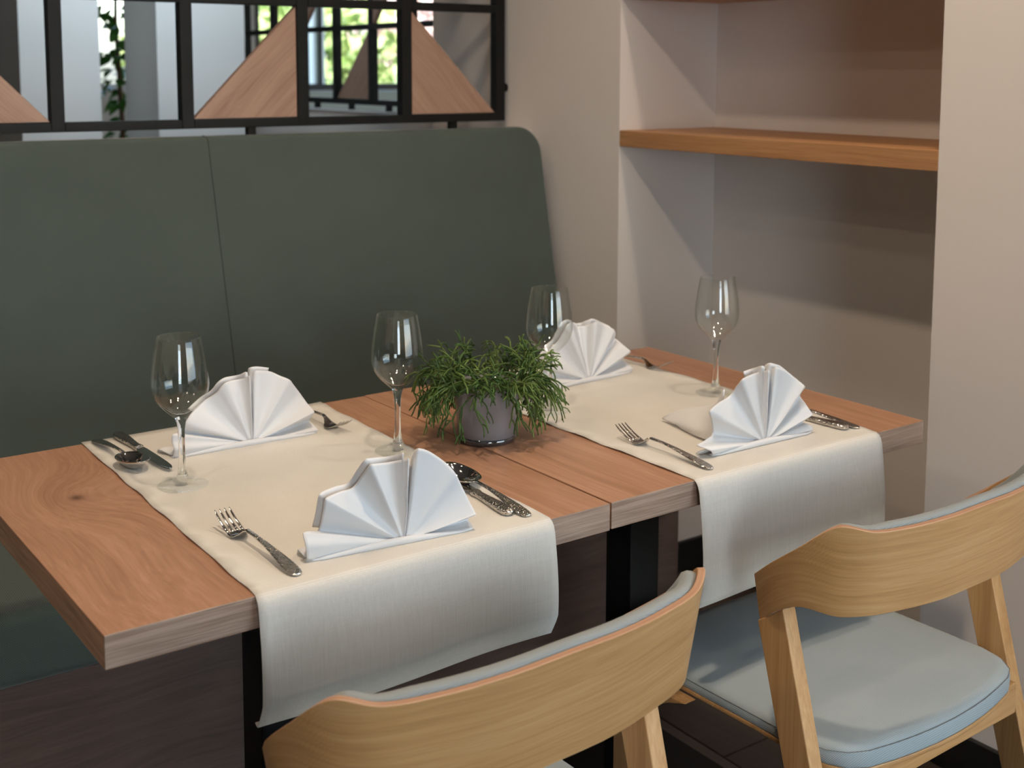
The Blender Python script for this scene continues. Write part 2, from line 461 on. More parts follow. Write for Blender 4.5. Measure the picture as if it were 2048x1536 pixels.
# walls behind the camera with a window each
b = MB()
wx = [(-3.25, -1.65), (0.95, 3.95)]
BYS = [-7.25, -3.5]
b.box(-7.0, wx[0][0], BYS[0] - 0.15, BYS[0], FLZ, CEILZ); b.box(wx[0][1], 0.75, BYS[0] - 0.15, BYS[0], FLZ, CEILZ)
b.box(0.6, 0.75, BYS[0], BYS[1], FLZ, CEILZ)
b.box(0.75, wx[1][0], BYS[1] - 0.15, BYS[1], FLZ, CEILZ); b.box(wx[1][1], 7.0, BYS[1] - 0.15, BYS[1], FLZ, CEILZ)
for (a, c), by in zip(wx, BYS):
    b.box(a, c, by - 0.15, by, FLZ, -0.42); b.box(a, c, by - 0.15, by, 1.88, CEILZ)
struct(b.obj('wall_back', M_DARKWALL, fix=False))
def window(name, x0, x1, y, z0, z1, mat, t, mull=(), trans=(), dy=0.05):
    e = bpy.data.objects.new(name, None); COL.objects.link(e); e.location = ((x0 + x1) / 2, y, z0); struct(e)
    ox, oy, oz = e.location
    def bar(a, c, d, f, nm='window_frame'):
        q = MB(); q.box(a - ox, c - ox, -dy / 2, dy / 2, d - oz, f - oz); q.obj(nm, mat, e, bevel=0.004)
    bar(x0, x0 + t, z0, z1); bar(x1 - t, x1, z0, z1); bar(x0 + t, x1 - t, z0, z0 + t); bar(x0 + t, x1 - t, z1 - t, z1)
    for mx in mull: bar(mx - t * 0.35, mx + t * 0.35, z0 + t, z1 - t, 'mullion')
    for mz in trans: bar(x0 + t, x1 - t, mz - t * 0.3, mz + t * 0.3, 'transom')
    q = MB(); q.box(x0 + t - ox, x1 - t - ox, -0.003, 0.003, z0 + t - oz, z1 - t - oz); q.obj('pane', M_PANE, e)
    return e
n_ = 1
for (a, c), by in zip(wx, BYS):
    e = window('window_%d' % n_, a, c, by - 0.07, -0.42, 1.88, M_WFRAME, 0.05, mull=((a + c) / 2,)); n_ += 1
# far wall with the windows seen through the screens
FY = 6.8
WZ0, WZ1 = 0.445, 1.6
b = MB(); wf = [(1.82, 2.5), (3.2, 5.7)]
xs = [-7.0] + [v for w_ in wf for v in w_] + [7.0]
for i in range(0, len(xs), 2): b.box(xs[i], xs[i + 1], FY, FY + 0.15, FLZ, CEILZ)
for a, c in wf:
    b.box(a, c, FY, FY + 0.15, FLZ, WZ0); b.box(a, c, FY, FY + 0.15, WZ1, CEILZ)
struct(b.obj('wall_far', M_PILLAR, fix=False))
window('window_3', *wf[0], FY + 0.05, WZ0, WZ1, M_WFRAME, 0.05, trans=(1.1,))
window('window_4', *wf[1], FY + 0.05, WZ0, WZ1, M_DFRAME, 0.045, mull=(3.71, 4.7))
b = MB(); b.box(3.15, 5.8, FY - 0.10, FY, WZ0 - 0.22, WZ0 - 0.005); struct(b.obj('trim_1', M_SILL, bevel=0.006))
# two piers of the far room: side faces turn away from the daylight
for (a, c) in ((1.363, 1.735), (0.838, 1.136)):
    b = MB(); b.box(a, c, 3.60, 3.99, FLZ, CEILZ); struct(b.obj('wall_pier', M_PILLAR))
# half walls that carry the screens
b = MB(); b.box(-2.6, NX0, 1.47, 1.66, FLZ, 0.425); struct(b.obj('wall_half', M_WALL))
b = MB(); b.box(-2.6, NX0, 1.462, 1.668, 0.425, 0.433); struct(b.obj('trim_2', M_LEDGE, bevel=0.003))
b = MB(); b.box(1.985, 2.095, 1.972, 4.45, FLZ, 0.425); struct(b.obj('wall_half_far', M_WALL))
b = MB(); b.box(1.977, 2.103, 1.972, 4.46, 0.425, 0.433); struct(b.obj('trim_3', M_LEDGE, bevel=0.003))
# skirting
b = MB(); b.box(NX0 - 0.012, NX0, -0.95, NY0, FLZ, FLZ + 0.085); struct(b.obj('baseboard_right', M_SKIRT, bevel=0.003))
b = MB(); b.box(NX0, NX1, NY1 - 0.012, NY1, FLZ, FLZ + 0.085); struct(b.obj('baseboard_niche_side', M_SKIRT, bevel=0.003))
b = MB(); b.box(NX1 - 0.012, NX1, NY0, NY1 - 0.012, FLZ, FLZ + 0.085); struct(b.obj('baseboard_niche_back', M_SKIRT, bevel=0.003))

# ------------------------------------------------------------------ niche shelves
for nm, z, lab in (('wall_shelf', 0.407, 'thick oak shelf across the wall niche above the far end of the tables'),
                   ('wall_shelf', 0.770, 'oak shelf at the top of the wall niche, only its underside showing')):
    o = MB(); o.box(-0.166, 0.166, -0.4635, 0.4635, 0, 0.040)
    s = o.obj(nm, M_SHELF, bevel=0.0015)
    s.location = (NX0 + 0.166, (NY0 + NY1) / 2, z)
    tag(s, lab, 'shelf')

# ------------------------------------------------------------------ bench
bench = thing('upholstered_bench', 'long dark green upholstered bench with tall leaning back behind the tables', 'bench', (0.4, 1.05, FLZ))
BX, BY, BZ = 0.4, 1.05, FLZ
th = math.atan(0.206)
def bk(x, s_, d):
    return (x - BX, 1.222 + s_ * math.sin(th) + d * math.cos(th) - BY, -0.30 + s_ * math.cos(th) - d * math.sin(th) - BZ)
S1 = 0.766; R_ = 0.070; XR, XL = 1.603, -2.4
out = [(XL, -0.02), (XR, -0.02)] + [(XR - R_ + R_ * math.cos(a), S1 - R_ + R_ * math.sin(a)) for a in [PI / 2 * k / 10 for k in range(11)]] + [(XL, S1)]
b = MB(); n = len(out)
b.v += [bk(x, s_, 0) for x, s_ in out] + [bk(x, s_, 0.075) for x, s_ in out]
b.face(range(n)); b.face([n + i for i in range(n)][::-1])
for i in range(n):
    j = (i + 1) % n; b.face([j, i, n + i, n + j])
backrest = b.obj('backrest', M_GREEN, bench, bevel=0.014, bseg=4, angle=50)
pts = [bk(0.672 - 0.001, S1 + 0.0003, 0.03)] + [bk(0.672 + 0.006 * (k / 8) ** 0.8, S1 - 0.014 + 0.0143 * math.cos(PI / 2 * k / 8), 0.014 - 0.0143 * math.sin(PI / 2 * k / 8)) for k in range(9)]
pts += [bk(0.678 + 0.0125 * k / 12, (S1 - 0.02) * (1 - k / 12), -0.0002) for k in range(13)]
b = MB(); b.tube(pts, 0.0009, 6); b.obj('seam', M_SEAM, backrest, smooth=True)
b = MB(); b.box(XL - BX, XR - BX, 0.80 - BY, 1.235 - BY, -0.43 - BZ, -0.30 - BZ); b.obj('seat', M_GREEN, bench, bevel=0.022, bseg=4)
b = MB(); b.box(XL - BX, 1.60 - BX, 0.815 - BY, 1.30 - BY, 0, -0.43 - BZ); b.obj('base_panel', M_BASE, bench, bevel=0.002)
b = MB(); b.box(XL - BX, 1.60 - BX, 1.31 - BY, 1.335 - BY, 0, -0.0 - BZ); b.obj('rear_board', M_BASE, bench, bevel=0.002)

# ------------------------------------------------------------------ screens of black bars and oak triangles
def screen(name, label, loc, rz, posts, zs, tris, feet, bracket=None):
    t = thing(name, label, 'screen', loc, rz, None)
    zt_ = zs[-1]
    for a in posts:
        q = MB(); q.box(a - 0.015, a + 0.015, -0.015, 0.015, zs[0], zt_ + 0.022); q.obj('post', M_BLACK, t, bevel=0.0015)
    for z in zs:
        for a, c in zip(posts[:-1], posts[1:]):
            q = MB(); q.box(a + 0.015, c - 0.015, -0.015, 0.015, z, z + 0.022); q.obj('rail', M_BLACK, t, bevel=0.0015)
    for (i, r, kind) in tris:
        a, c = posts[i] + 0.016, posts[i + 1] - 0.016
        z0, z1 = zs[r] + 0.023, zs[r + 1] - 0.001
        P = {'bl': [(a, z0), (c, z0), (a, z1)], 'br': [(a, z0), (c, z0), (c, z1)], 'tl': [(a, z0), (c, z1), (a, z1)], 'tr': [(c, z0), (c, z1), (a, z1)]}[kind]
        q = MB(); q.prism(P, -0.009, 0.009)
        dx, dz = (1, (z1 - z0) / (c - a)) if kind in ('br', 'tl') else (1, -(z1 - z0) / (c - a))
        ln = math.hypot(dx, dz); dx /= ln; dz /= ln
        for fi, f in enumerate(q.f):       # the grain runs along the sloping edge
            q.uv[fi] = [(q.v[i][0] * dx + q.v[i][2] * dz + 0.3 * i_, -q.v[i][0] * dz + q.v[i][2] * dx + q.v[i][1]) for i in f for i_ in (r,)]
        q.obj('triangle_panel', M_PANEL, t, bevel=0.001)
    for x in feet:
        q = MB(); q.box(x - 0.010, x + 0.010, -0.010, 0.010, zs[0] - 0.022, zs[0]); q.obj('foot', M_BLACK, t)
    if bracket:
        q = MB(); q.tube([(bracket[0], 0, bracket[1]), (bracket[0] + 0.012, 0, bracket[1])], 0.012, 12); q.obj('wall_bracket', M_BLACK, t)
    return t
ps = [-2.43 + 0.3025 * k for k in range(14)]
ps = [1.6105 - 0.3005 * k for k in range(14)][::-1]
zs1 = [0.455, 0.7515, 1.048, 1.345]
n1 = len(ps) - 1
tri = [(n1 - 1, 0, 'bl'), (n1 - 3, 0, 'br'), (n1 - 5, 0, 'bl'), (n1 - 7, 0, 'br'), (n1 - 2, 1, 'tl'), (n1 - 4, 1, 'tr'), (n1 - 3, 2, 'bl'), (n1 - 6, 1, 'tl'), (n1 - 1, 2, 'br')]
screen('divider_screen', 'black bar screen with oak triangles on the half wall behind the green bench', (0, 1.585, 0), 0, ps, zs1, tri, (0.872, 0.252, -0.35, 1.46), (1.6255, 0.547))
# the far one runs towards the windows; local x runs towards -y
ps2 = [0.3028 * k for k in range(8)]
screen('divider_screen', 'far black bar screen with dark oak triangles standing before the windows', (2.04, 4.275, 0), -PI / 2, ps2, zs1,
       [(3, 0, 'br'), (2, 1, 'tl'), (4, 1, 'tl'), (5, 0, 'bl')], (0.30, 0.725, 1.03, 1.335, 1.9))

# ------------------------------------------------------------------ tables
def table(label, loc, rz, mat, seedx):
    t = thing('restaurant_table', label, 'table', (loc[0], loc[1], FLZ), rz)
    z = -FLZ
    q = MB()
    h = 0.35
    q.box(-h, h, -h, h, z - 0.039, z)
    o = q.obj('tabletop', [mat, M_EDGE, M_EDGE_Y], t, bevel=0.0012, bseg=1)
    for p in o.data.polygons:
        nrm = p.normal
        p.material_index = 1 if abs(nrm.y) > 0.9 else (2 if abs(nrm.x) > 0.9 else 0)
    q = MB(); q.box(-0.0335, 0.0335, -0.0335, 0.0335, 0.008, z - 0.045); q.obj('column', M_BLACK, t, bevel=0.002)
    q = MB(); q.box(-0.225, 0.225, -0.225, 0.225, 0, 0.008); q.obj('foot_plate', M_BLACK, t, bevel=0.002)
    q = MB(); q.box(-0.2, 0.2, -0.2, 0.2, z - 0.045, z - 0.0395); q.obj('mounting_plate', M_BLACK, t)
    return t
PSI = 0.0065
PSA = 0.004
def tb(u, v, z=0.0):      # a point of the second table: u along its front edge, v into the depth
    return (0.7021 + u * math.cos(PSI) - v * math.sin(PSI), -0.0002 + u * math.sin(PSI) + v * math.cos(PSI), z)
table('square oak table with the grey potted plant near its right edge, left of the pair', (0.3486, 0.3486), PSA, M_TABLE_A, 0)
c = tb(0.35, 0.35)
tB = table('square oak table standing by the wall niche, right of the pair', (c[0], c[1]), PSI, M_TABLE_B, 1)
tB.location.z += 0.0012
for ch in tB.children:
    if ch.name.startswith('foot_plate') : ch.location.z -= 0.0012

# ------------------------------------------------------------------ runners
def runner(label, loc, rz, w, depth, drop, back_skew, seed):
    rnd = random.Random(seed)
    prof = [(depth - 0.0005, 0.0)]
    for k in range(1, 30): prof.append((depth * (1 - k / 30), 0.0))
    prof += [(0.010, 0.0), (0.002, -0.0002), (-0.004, -0.003), (-0.0075, -0.008), (-0.010, -0.016)]
    for k in range(1, 15):
        q = k / 14
        prof.append((-0.010 - 0.009 * math.sin(q * PI * 0.78) + 0.012 * max(0, q - 0.80) / 0.2, -0.016 - (drop - 0.016) * q))
    prof += [(prof[-1][0] + 0.005, -drop - 0.0012), (prof[-1][0] + 0.009, -drop + 0.001)]
    nx = 36
    ph = [rnd.uniform(0, 6.28) for _ in range(6)]
    b = MB(); rings = []
    for i, (y, z) in enumerate(prof):
        r = []
        for j in range(nx + 1):
            u = j / nx
            x = (u - 0.5) * w + back_skew * (y / depth if y > 0 else 0)
            e = math.exp(-((min(u, 1 - u)) / 0.05) ** 2)
            lift = 0.0009 * e * (1 + math.sin(y * 62 + ph[0 if u < 0.5 else 1])) if y > 0.02 else 0
            lift += 0.00025 * (1 + math.sin(x * 19 + ph[2]) * math.sin(y * 15 + ph[3]))
            ex = 0.0011 * e * math.sin(y * 48 + ph[4 if u < 0.5 else 5]) * (1 if u > 0.5 else -1) if y > 0 else 0
            sag = 0.004 * math.sin(u * PI * 2.2 + ph[2]) * max(0.0, -z) / drop if z < -0.01 else 0
            r.append((x + ex, y + sag, z + max(0, lift)))
        rings.append(r)
    b.rings(rings, closed=False)
    o = b.obj('table_runner', M_RUNNER, None, smooth=True)
    so = o.modifiers.new('s', 'SOLIDIFY'); so.thickness = 0.0012; so.offset = 1
    o.location = loc; o.rotation_euler = (0, 0, rz)
    return tag(o, label, 'table runner')
RZ = 0.0006
r1 = runner('cream linen runner hanging over the front of the left table', (0.383, -0.0013, RZ), PSA, 0.4235, 0.700, 0.157, 0.0150, 3)
c = tb(0.3655, 0.0)
r2_ = runner('cream linen runner hanging over the front of the right table by the niche', (c[0], c[1], RZ + 0.0012), PSI, 0.416, 0.700, 0.193, 0.004, 5)

# ------------------------------------------------------------------ glasses
def glass_proto(label, loc):
    t = thing('wine_glass', label, 'wine glass', loc, 0, 'clear wine glasses on the table runners')
    foot = [(0.0, 0.0), (0.0355, 0.0), (0.0366, 0.0008), (0.0362, 0.0018), (0.030, 0.0027), (0.020, 0.0040), (0.0150, 0.0052), (0.0145, 0.0072), (0.0125, 0.0092), (0.0092, 0.0120)]
    stem = [(0.0092, 0.0120), (0.0066, 0.018), (0.0052, 0.030), (0.0045, 0.048), (0.0045, 0.066), (0.0052, 0.082), (0.0066, 0.092), (0.0086, 0.0985)]
    bowl = [(0.0086, 0.0985), (0.0125, 0.1025), (0.0190, 0.1085), (0.0265, 0.1155), (0.0325, 0.1225), (0.0370, 0.1300), (0.0395, 0.1375), (0.0407, 0.1460), (0.0405, 0.1560), (0.0393, 0.1700), (0.0372, 0.1860), (0.0345, 0.2020), (0.0318, 0.2165),
            (0.0314, 0.2172), (0.0308, 0.2172), (0.0307, 0.2165), (0.0334, 0.2020), (0.0361, 0.1860), (0.0382, 0.1700), (0.0394, 0.1560), (0.0396, 0.1462), (0.0384, 0.1380), (0.0359, 0.1307), (0.0314, 0.1235), (0.0255, 0.1170), (0.0175, 0.1105), (0.0100, 0.1065), (0.0, 0.1048)]
    for nm, pr, gm in (('foot', foot, M_THINFOOT), ('stem', stem, M_GLASS), ('bowl', bowl, M_THIN)):
        q = MB(); q.lathe(pr, 72)
        me_ = q.mesh(nm, gm, True, fix=False)
        bm = bmesh.new(); bm.from_mesh(me_); bmesh.ops.remove_doubles(bm, verts=bm.verts, dist=1e-6); bm.to_mesh(me_); bm.free()
        o = bpy.data.objects.new(nm, me_); COL.objects.link(o); o.parent = t
        for p in me_.polygons: p.use_smooth = True
    return t
GZ = RZ + 0.0019
g0 = glass_proto('clear wine glass on the left runner beside the spoon and knife by the bench', (0.242, 0.408, GZ))
dup(g0, (0.577, 0.371, GZ), 0.4, 'clear wine glass right behind the frontmost fan napkin, left of the potted plant')
dup(g0, (0.909, 0.417, GZ + 0.0012), 1.1, 'clear wine glass right of the potted plant, before the rear fan napkin')
dup(g0, (1.2335, 0.336, GZ + 0.0012), 2.2, 'clear wine glass farthest to the right, against the wall niche')

# ------------------------------------------------------------------ napkins
NAP = {'A': {'P':[0.3918,0.039,0.0011],'n':[-0.1103,-0.9939,0.0],'q':[[0.2619,0.0502,0.0027],[0.2588,0.0457,0.0227],[0.2589,0.0522,0.0347],[0.2618,0.0567,0.0376],[0.2755,0.0648,0.0333],[0.288,0.0699,0.0302],[0.2865,0.0571,0.0512],[0.2856,0.0476,0.0728],[0.2906,0.0486,0.0776],[0.3103,0.0545,0.0787],[0.3302,0.0587,0.0786],[0.3377,0.0482,0.0957],[0.3416,0.0349,0.1116],[0.3516,0.037,0.111],[0.3786,0.0453,0.1061],[0.3884,0.033,0.1109],[0.387,0.0202,0.1157],[0.3925,0.0261,0.1107],[0.4109,0.0562,0.0936],[0.4116,0.0529,0.1046],[0.4056,0.0343,0.1195],[0.4093,0.0274,0.1222],[0.4265,0.0319,0.114],[0.4502,0.0325,0.0952],[0.4622,0.028,0.0799],[0.4732,0.03,0.0603],[0.4817,0.0258,0.0402],[0.4862,0.0189,0.0263],[0.4866,0.0172,0.0232],[0.4899,0.0313,0.0152],[0.4931,0.0455,0.0076],[0.4905,0.0345,0.0049],[0.4863,0.0237,0.0038]]}, 'B': {'P':[0.4054,0.5378,0.0009],'n':[-0.0166,-0.9999,0.0],'q':[[0.2745,0.5367,0.002],[0.2751,0.5303,0.0162],[0.274,0.5367,0.0275],[0.2749,0.5367,0.0381],[0.2823,0.543,0.0385],[0.2927,0.5556,0.0336],[0.2951,0.546,0.042],[0.295,0.5348,0.0536],[0.3088,0.5394,0.0682],[0.3316,0.5502,0.0791],[0.3471,0.5419,0.0905],[0.354,0.5322,0.1038],[0.3641,0.5304,0.1098],[0.384,0.5429,0.1075],[0.3928,0.5348,0.1105],[0.3955,0.5219,0.1163],[0.3998,0.5282,0.1115],[0.4127,0.5552,0.0995],[0.4126,0.5504,0.1097],[0.4079,0.5329,0.1192],[0.4187,0.5311,0.1196],[0.4408,0.5404,0.1128],[0.4559,0.5401,0.1043],[0.4689,0.5319,0.0975],[0.478,0.5365,0.0872],[0.4937,0.5459,0.0687],[0.5032,0.5393,0.0518],[0.5083,0.5264,0.0418],[0.5089,0.5264,0.0363],[0.514,0.5535,0.0182],[0.5157,0.5423,0.0131],[0.5166,0.5295,0.0085],[0.5158,0.5295,0.0039]]}, 'C': {'P':[1.0973,0.5388,0.0032],'n':[0.0787,-0.9969,0.0],'q':[[0.9871,0.5269,0.0027],[0.9831,0.5234,0.0134],[0.9875,0.5301,0.0188],[0.99,0.5432,0.0318],[0.9661,0.5252,0.0505],[0.9702,0.524,0.0592],[0.9878,0.5302,0.0678],[1.0108,0.5432,0.0783],[1.0247,0.5459,0.0846],[1.028,0.5366,0.102],[1.0299,0.5255,0.1187],[1.0412,0.5264,0.1225],[1.0465,0.522,0.1224],[1.0528,0.5257,0.1191],[1.0778,0.5533,0.1076],[1.0879,0.5509,0.1068],[1.0955,0.5467,0.1081],[1.099,0.5357,0.1136],[1.1081,0.53,0.1162],[1.139,0.5453,0.1039],[1.1545,0.5401,0.0958],[1.16,0.539,0.0903],[1.1694,0.5477,0.0804],[1.1817,0.5631,0.0694],[1.1825,0.5455,0.0624],[1.1939,0.5368,0.0502],[1.1975,0.5355,0.0455],[1.2001,0.5437,0.0391],[1.2024,0.5648,0.0246],[1.2047,0.5537,0.0185],[1.2093,0.5428,0.0104],[1.2098,0.5429,0.0052],[1.207,0.5427,0.0032]]}, 'D': {'P':[1.0762,0.0663,0.0023],'n':[-0.008,-1.0,0.0],'q':[[0.9579,0.064,0.0031],[0.9471,0.0577,0.0127],[0.9387,0.061,0.018],[0.9273,0.0675,0.0236],[0.9423,0.0721,0.0244],[0.9609,0.0768,0.0272],[0.9771,0.0846,0.0304],[0.9596,0.0704,0.0547],[0.9446,0.0593,0.0748],[0.9712,0.0671,0.0825],[1.0089,0.0796,0.0858],[1.0124,0.07,0.1021],[1.0141,0.0588,0.1154],[1.0369,0.0666,0.1165],[1.0618,0.076,0.115],[1.0684,0.0663,0.1194],[1.0649,0.0535,0.1243],[1.0751,0.0599,0.1198],[1.1004,0.0821,0.1094],[1.0941,0.0725,0.1173],[1.0894,0.0613,0.1238],[1.0992,0.0597,0.1212],[1.1171,0.0643,0.1143],[1.1436,0.0673,0.0969],[1.1558,0.0592,0.0851],[1.1565,0.0592,0.0808],[1.1747,0.0831,0.0604],[1.1673,0.0655,0.0521],[1.173,0.0559,0.0367],[1.1744,0.0559,0.0326],[1.1836,0.083,0.0134],[1.1804,0.0686,0.0143],[1.1834,0.0622,0.0104],[1.1814,0.0606,0.0051]]}}
def fan(P, n, q, dn_=0.0, sc=1.0, lo=0, hi=None):
    P = Vector(P); n = Vector(n)
    Q = [Vector(p) for p in q][lo:hi]
    C_ = catmull(Q, 5)
    rows = []
    T = [0.03, 0.08, 0.15, 0.24, 0.34, 0.45, 0.57, 0.69, 0.80, 0.90, 0.965, 1.0]
    tdir = Vector((-n.y, n.x, 0))
    P0 = P
    for i_, p in enumerate(C_):
        u_ = i_ / (len(C_) - 1) if lo == 0 and hi is None else 0.5
        P = P0 + tdir * (0.020 * (u_ - 0.5)) + Vector((0, 0, 0.0045 - P0.z))
        d = p - P
        off = d.dot(n)
        flat = d - n * off
        r = []
        for t in T:
            # pleats open out quickly from the gathered foot and stay open
            w = off * (0.30 * min(1, t * 3) + 0.70 * t)
            v = P + flat * (t * sc) + n * (w + 0.0015 + dn_)
            if v.z < 0.0022: v.z = 0.0022
            r.append(v)
        rows.append(r)
    return rows
def napkin(key, label, zoff, back=None, tail=None, roll_=None):
    d = NAP[key]
    P = Vector(d['P']); base = Vector((P.x, P.y, 0))
    t = thing('folded_napkin', label, 'napkin', (base.x, base.y, zoff), 0, 'white fan-folded napkins')
    def local(rows): return [[v - base for v in r] for r in rows]
    b = MB(); b.rings(local(fan(d['P'], d['n'], d['q'])), closed=False)
    o = b.obj('fan', M_NAPKIN, t, smooth=True)
    so = o.modifiers.new('s', 'SOLIDIFY'); so.thickness = 0.0016; so.offset = -1
    a_, z_ = Vector(d['q'][0]), Vector(d['q'][-1]); n_v = Vector(d['n'])
    rings = []
    for k in range(25):
        u = k / 24
        c_ = a_.lerp(z_, u); c_.z = 0
        s2 = min(1.0, 12 * u, 12 * (1 - u))
        hgt = 0.0035 + 0.0065 * math.sin(PI * u) ** 1.5
        rings.append([c_ + n_v * (0.0035 * s2) + Vector((0, 0, 0.0004)) - base, c_ + n_v * (0.0050 * s2) + Vector((0, 0, hgt * 0.5)) - base, c_ + n_v * (0.0032 * s2) + Vector((0, 0, hgt)) - base, c_ - n_v * 0.006 + Vector((0, 0, hgt * 0.8)) - base, c_ - n_v * 0.009 + Vector((0, 0, 0.0004)) - base])
    b = MB(); b.rings(rings); b.obj('base_fold', M_NAPKIN, t, smooth=True)
    # the second layer of the doubled cloth stands just behind
    lo, hi = back
    b = MB(); b.rings(local(fan(d['P'], d['n'], d['q'], -0.013, 1.0 + 0.035, lo, hi)), closed=False)
    o = b.obj('back_layer', M_NAPKIN, t, smooth=True)
    so = o.modifiers.new('s', 'SOLIDIFY'); so.thickness = 0.0016; so.offset = -1
    if tail:
        grid = [[Vector(v) - base for v in r] for r in tail]
        rows = []
        for r in grid: rows.append(catmull(r, 6))
        cols = [catmull([rows[i][j] for i in range(len(rows))], 6) for j in range(len(rows[0]))]
        b = MB(); b.rings(cols, closed=False)
        o = b.obj('tail_flap', M_NAPKIN, t, smooth=True)
        so = o.modifiers.new('s', 'SOLIDIFY'); so.thickness = 0.0024; so.offset = 0
    if roll_:
        a = [[Vector(v) - base for v in r] for r in roll_]
        cols = [catmull([r[j] for r in a], 5) for j in range(len(a[0]))]
        b = MB(); b.rings(catmull_rows(cols), closed=False)
        o = b.obj('rolled_hem', M_NAPKIN, t, smooth=True)
        so = o.modifiers.new('s', 'SOLIDIFY'); so.thickness = 0.0016; so.offset = 0
    return t
def catmull_rows(cols):
    n = len(cols[0])
    rows = [catmull([c_[i] for c_ in cols], 4) for i in range(n)]
    return rows
NZ = RZ + 0.0008
napkin('A', 'white fan-folded napkin nearest the viewer, between the front fork and spoon', NZ, (5, 17),
       tail=[[(0.415, 0.062, 0.088), (0.405, 0.120, 0.045), (0.398, 0.175, 0.004)], [(0.44, 0.060, 0.092), (0.445, 0.125, 0.050), (0.45, 0.180, 0.004)], [(0.465, 0.055, 0.085), (0.478, 0.115, 0.045), (0.492, 0.168, 0.004)]],
       roll_=[[(0.2665, 0.085, 0.002), (0.272, 0.075, 0.002), (0.300, 0.068, 0.002)], [(0.262, 0.073, 0.008), (0.270, 0.070, 0.011), (0.300, 0.064, 0.009)], [(0.2645, 0.059, 0.0022), (0.272, 0.0582, 0.0022), (0.300, 0.055, 0.0022)]])
napkin('B', 'white fan-folded napkin by the bench, behind the leftmost wine glass', NZ, (8, 22),
       tail=[[(0.39, 0.56, 0.088), (0.385, 0.60, 0.045), (0.38, 0.645, 0.004)], [(0.41, 0.56, 0.09), (0.41, 0.61, 0.05), (0.41, 0.655, 0.004)], [(0.44, 0.56, 0.085), (0.45, 0.60, 0.045), (0.46, 0.645, 0.004)]],
       roll_=[[(0.268, 0.585, 0.002), (0.276, 0.575, 0.002), (0.300, 0.566, 0.002)], [(0.266, 0.570, 0.007), (0.276, 0.568, 0.010), (0.300, 0.562, 0.008)], [(0.277, 0.548, 0.0022), (0.285, 0.546, 0.0022), (0.305, 0.545, 0.0022)]])
napkin('C', 'white fan-folded napkin by the bench, right behind the potted plant', NZ + 0.0018, (5, 22),
       tail=[[(1.08, 0.565, 0.088), (1.075, 0.60, 0.045), (1.07, 0.645, 0.004)], [(1.10, 0.565, 0.09), (1.10, 0.61, 0.05), (1.10, 0.655, 0.004)], [(1.13, 0.565, 0.085), (1.14, 0.60, 0.045), (1.15, 0.645, 0.004)]])
napkin('D', 'white fan-folded napkin with a loose tail lying behind it, front right by the niche', NZ + 0.0020, (13, 26),
       tail=[[(1.005, 0.088, 0.094), (1.045, 0.150, 0.050), (1.040, 0.215, 0.028), (1.028, 0.243, 0.013)],
             [(1.000, 0.088, 0.062), (1.022, 0.145, 0.032), (1.024, 0.195, 0.020), (1.026, 0.252, 0.004)],
             [(1.000, 0.089, 0.035), (1.006, 0.128, 0.018), (1.010, 0.170, 0.012), (1.020, 0.215, 0.006)],
             [(1.002, 0.088, 0.012), (1.004, 0.110, 0.005), (1.006, 0.145, 0.0035), (1.016, 0.192, 0.003)]],
       roll_=[[(0.944, 0.086, 0.002), (0.952, 0.080, 0.002), (0.985, 0.078, 0.002)], [(0.938, 0.072, 0.010), (0.950, 0.070, 0.011), (0.985, 0.072, 0.010)], [(0.948, 0.0845, 0.0022), (0.960, 0.0835, 0.0022), (0.99, 0.081, 0.0022)]])

# ------------------------------------------------------------------ cutlery (y runs from the handle end to the tip)
def loft(b, st, n=12, flat=False):
    # st: (y, x centre, half width, z centre, half thickness)
    rings = []
    for (y, xc, hw, z, ht) in st:
        r = []
        for k in range(n):
            a = 2 * PI * k / n
            ca, sa = math.cos(a), math.sin(a)
            p = 0.55
            r.append((xc + hw * math.copysign(abs(ca) ** p, ca), y, z + ht * math.copysign(abs(sa) ** p, sa)))
        rings.append(r)
    b.rings(rings)
def handle_st(zend, zpk, ypk, yneck, wmax=0.0092, hwn=0.0024):
    st = []
    for y, w in ((0.0, 0.30), (0.0015, 0.62), (0.004, 0.82), (0.009, 0.96), (0.016, 1.0), (0.028, 0.97), (0.045, 0.82), (0.065, 0.60), (0.085, 0.42), (0.105, 0.31), (ypk, 0.265)):
        q = min(1, y / ypk)
        z = zend + (zpk - zend) * math.sin(q * PI / 2) ** 1.15
        st.append((y, 0, wmax * w, z, 0.0013 + 0.0006 * q))
    return st
def fork(label, loc, rz, pitch_=0):
    t = thing('table_fork', label, 'fork', loc, rz, 'hammered dinner forks')
    st = handle_st(0.0022, 0.0165, 0.132, 0.132)
    b = MB(); loft(b, st); b.obj('handle', M_HAMMER, t, smooth=True)
    b = MB(); loft(b, [(0.132, 0, 0.00244, 0.0165, 0.0019), (0.139, 0, 0.0034, 0.0140, 0.0018), (0.145, 0, 0.0066, 0.0088, 0.0015), (0.151, 0, 0.0106, 0.0046, 0.0012), (0.157, 0, 0.0122, 0.0030, 0.0010), (0.163, 0, 0.0124, 0.0036, 0.0010), (0.166, 0, 0.0122, 0.0046, 0.0009)], 16)
    b.obj('head', M_CHROME, t, smooth=True)
    for xc in (-0.0103, -0.00345, 0.00345, 0.0103):
        b = MB(); loft(b, [(0.164, xc, 0.0021, 0.0040, 0.0009), (0.175, xc, 0.0020, 0.0072, 0.0009), (0.187, xc * 1.0, 0.0018, 0.0122, 0.0009), (0.198, xc * 0.99, 0.0015, 0.0180, 0.0008), (0.2045, xc * 0.98, 0.0010, 0.0220, 0.0006), (0.2065, xc * 0.98, 0.0004, 0.0234, 0.0003)], 8)
        b.obj('tine', M_CHROME, t, smooth=True)
    return t
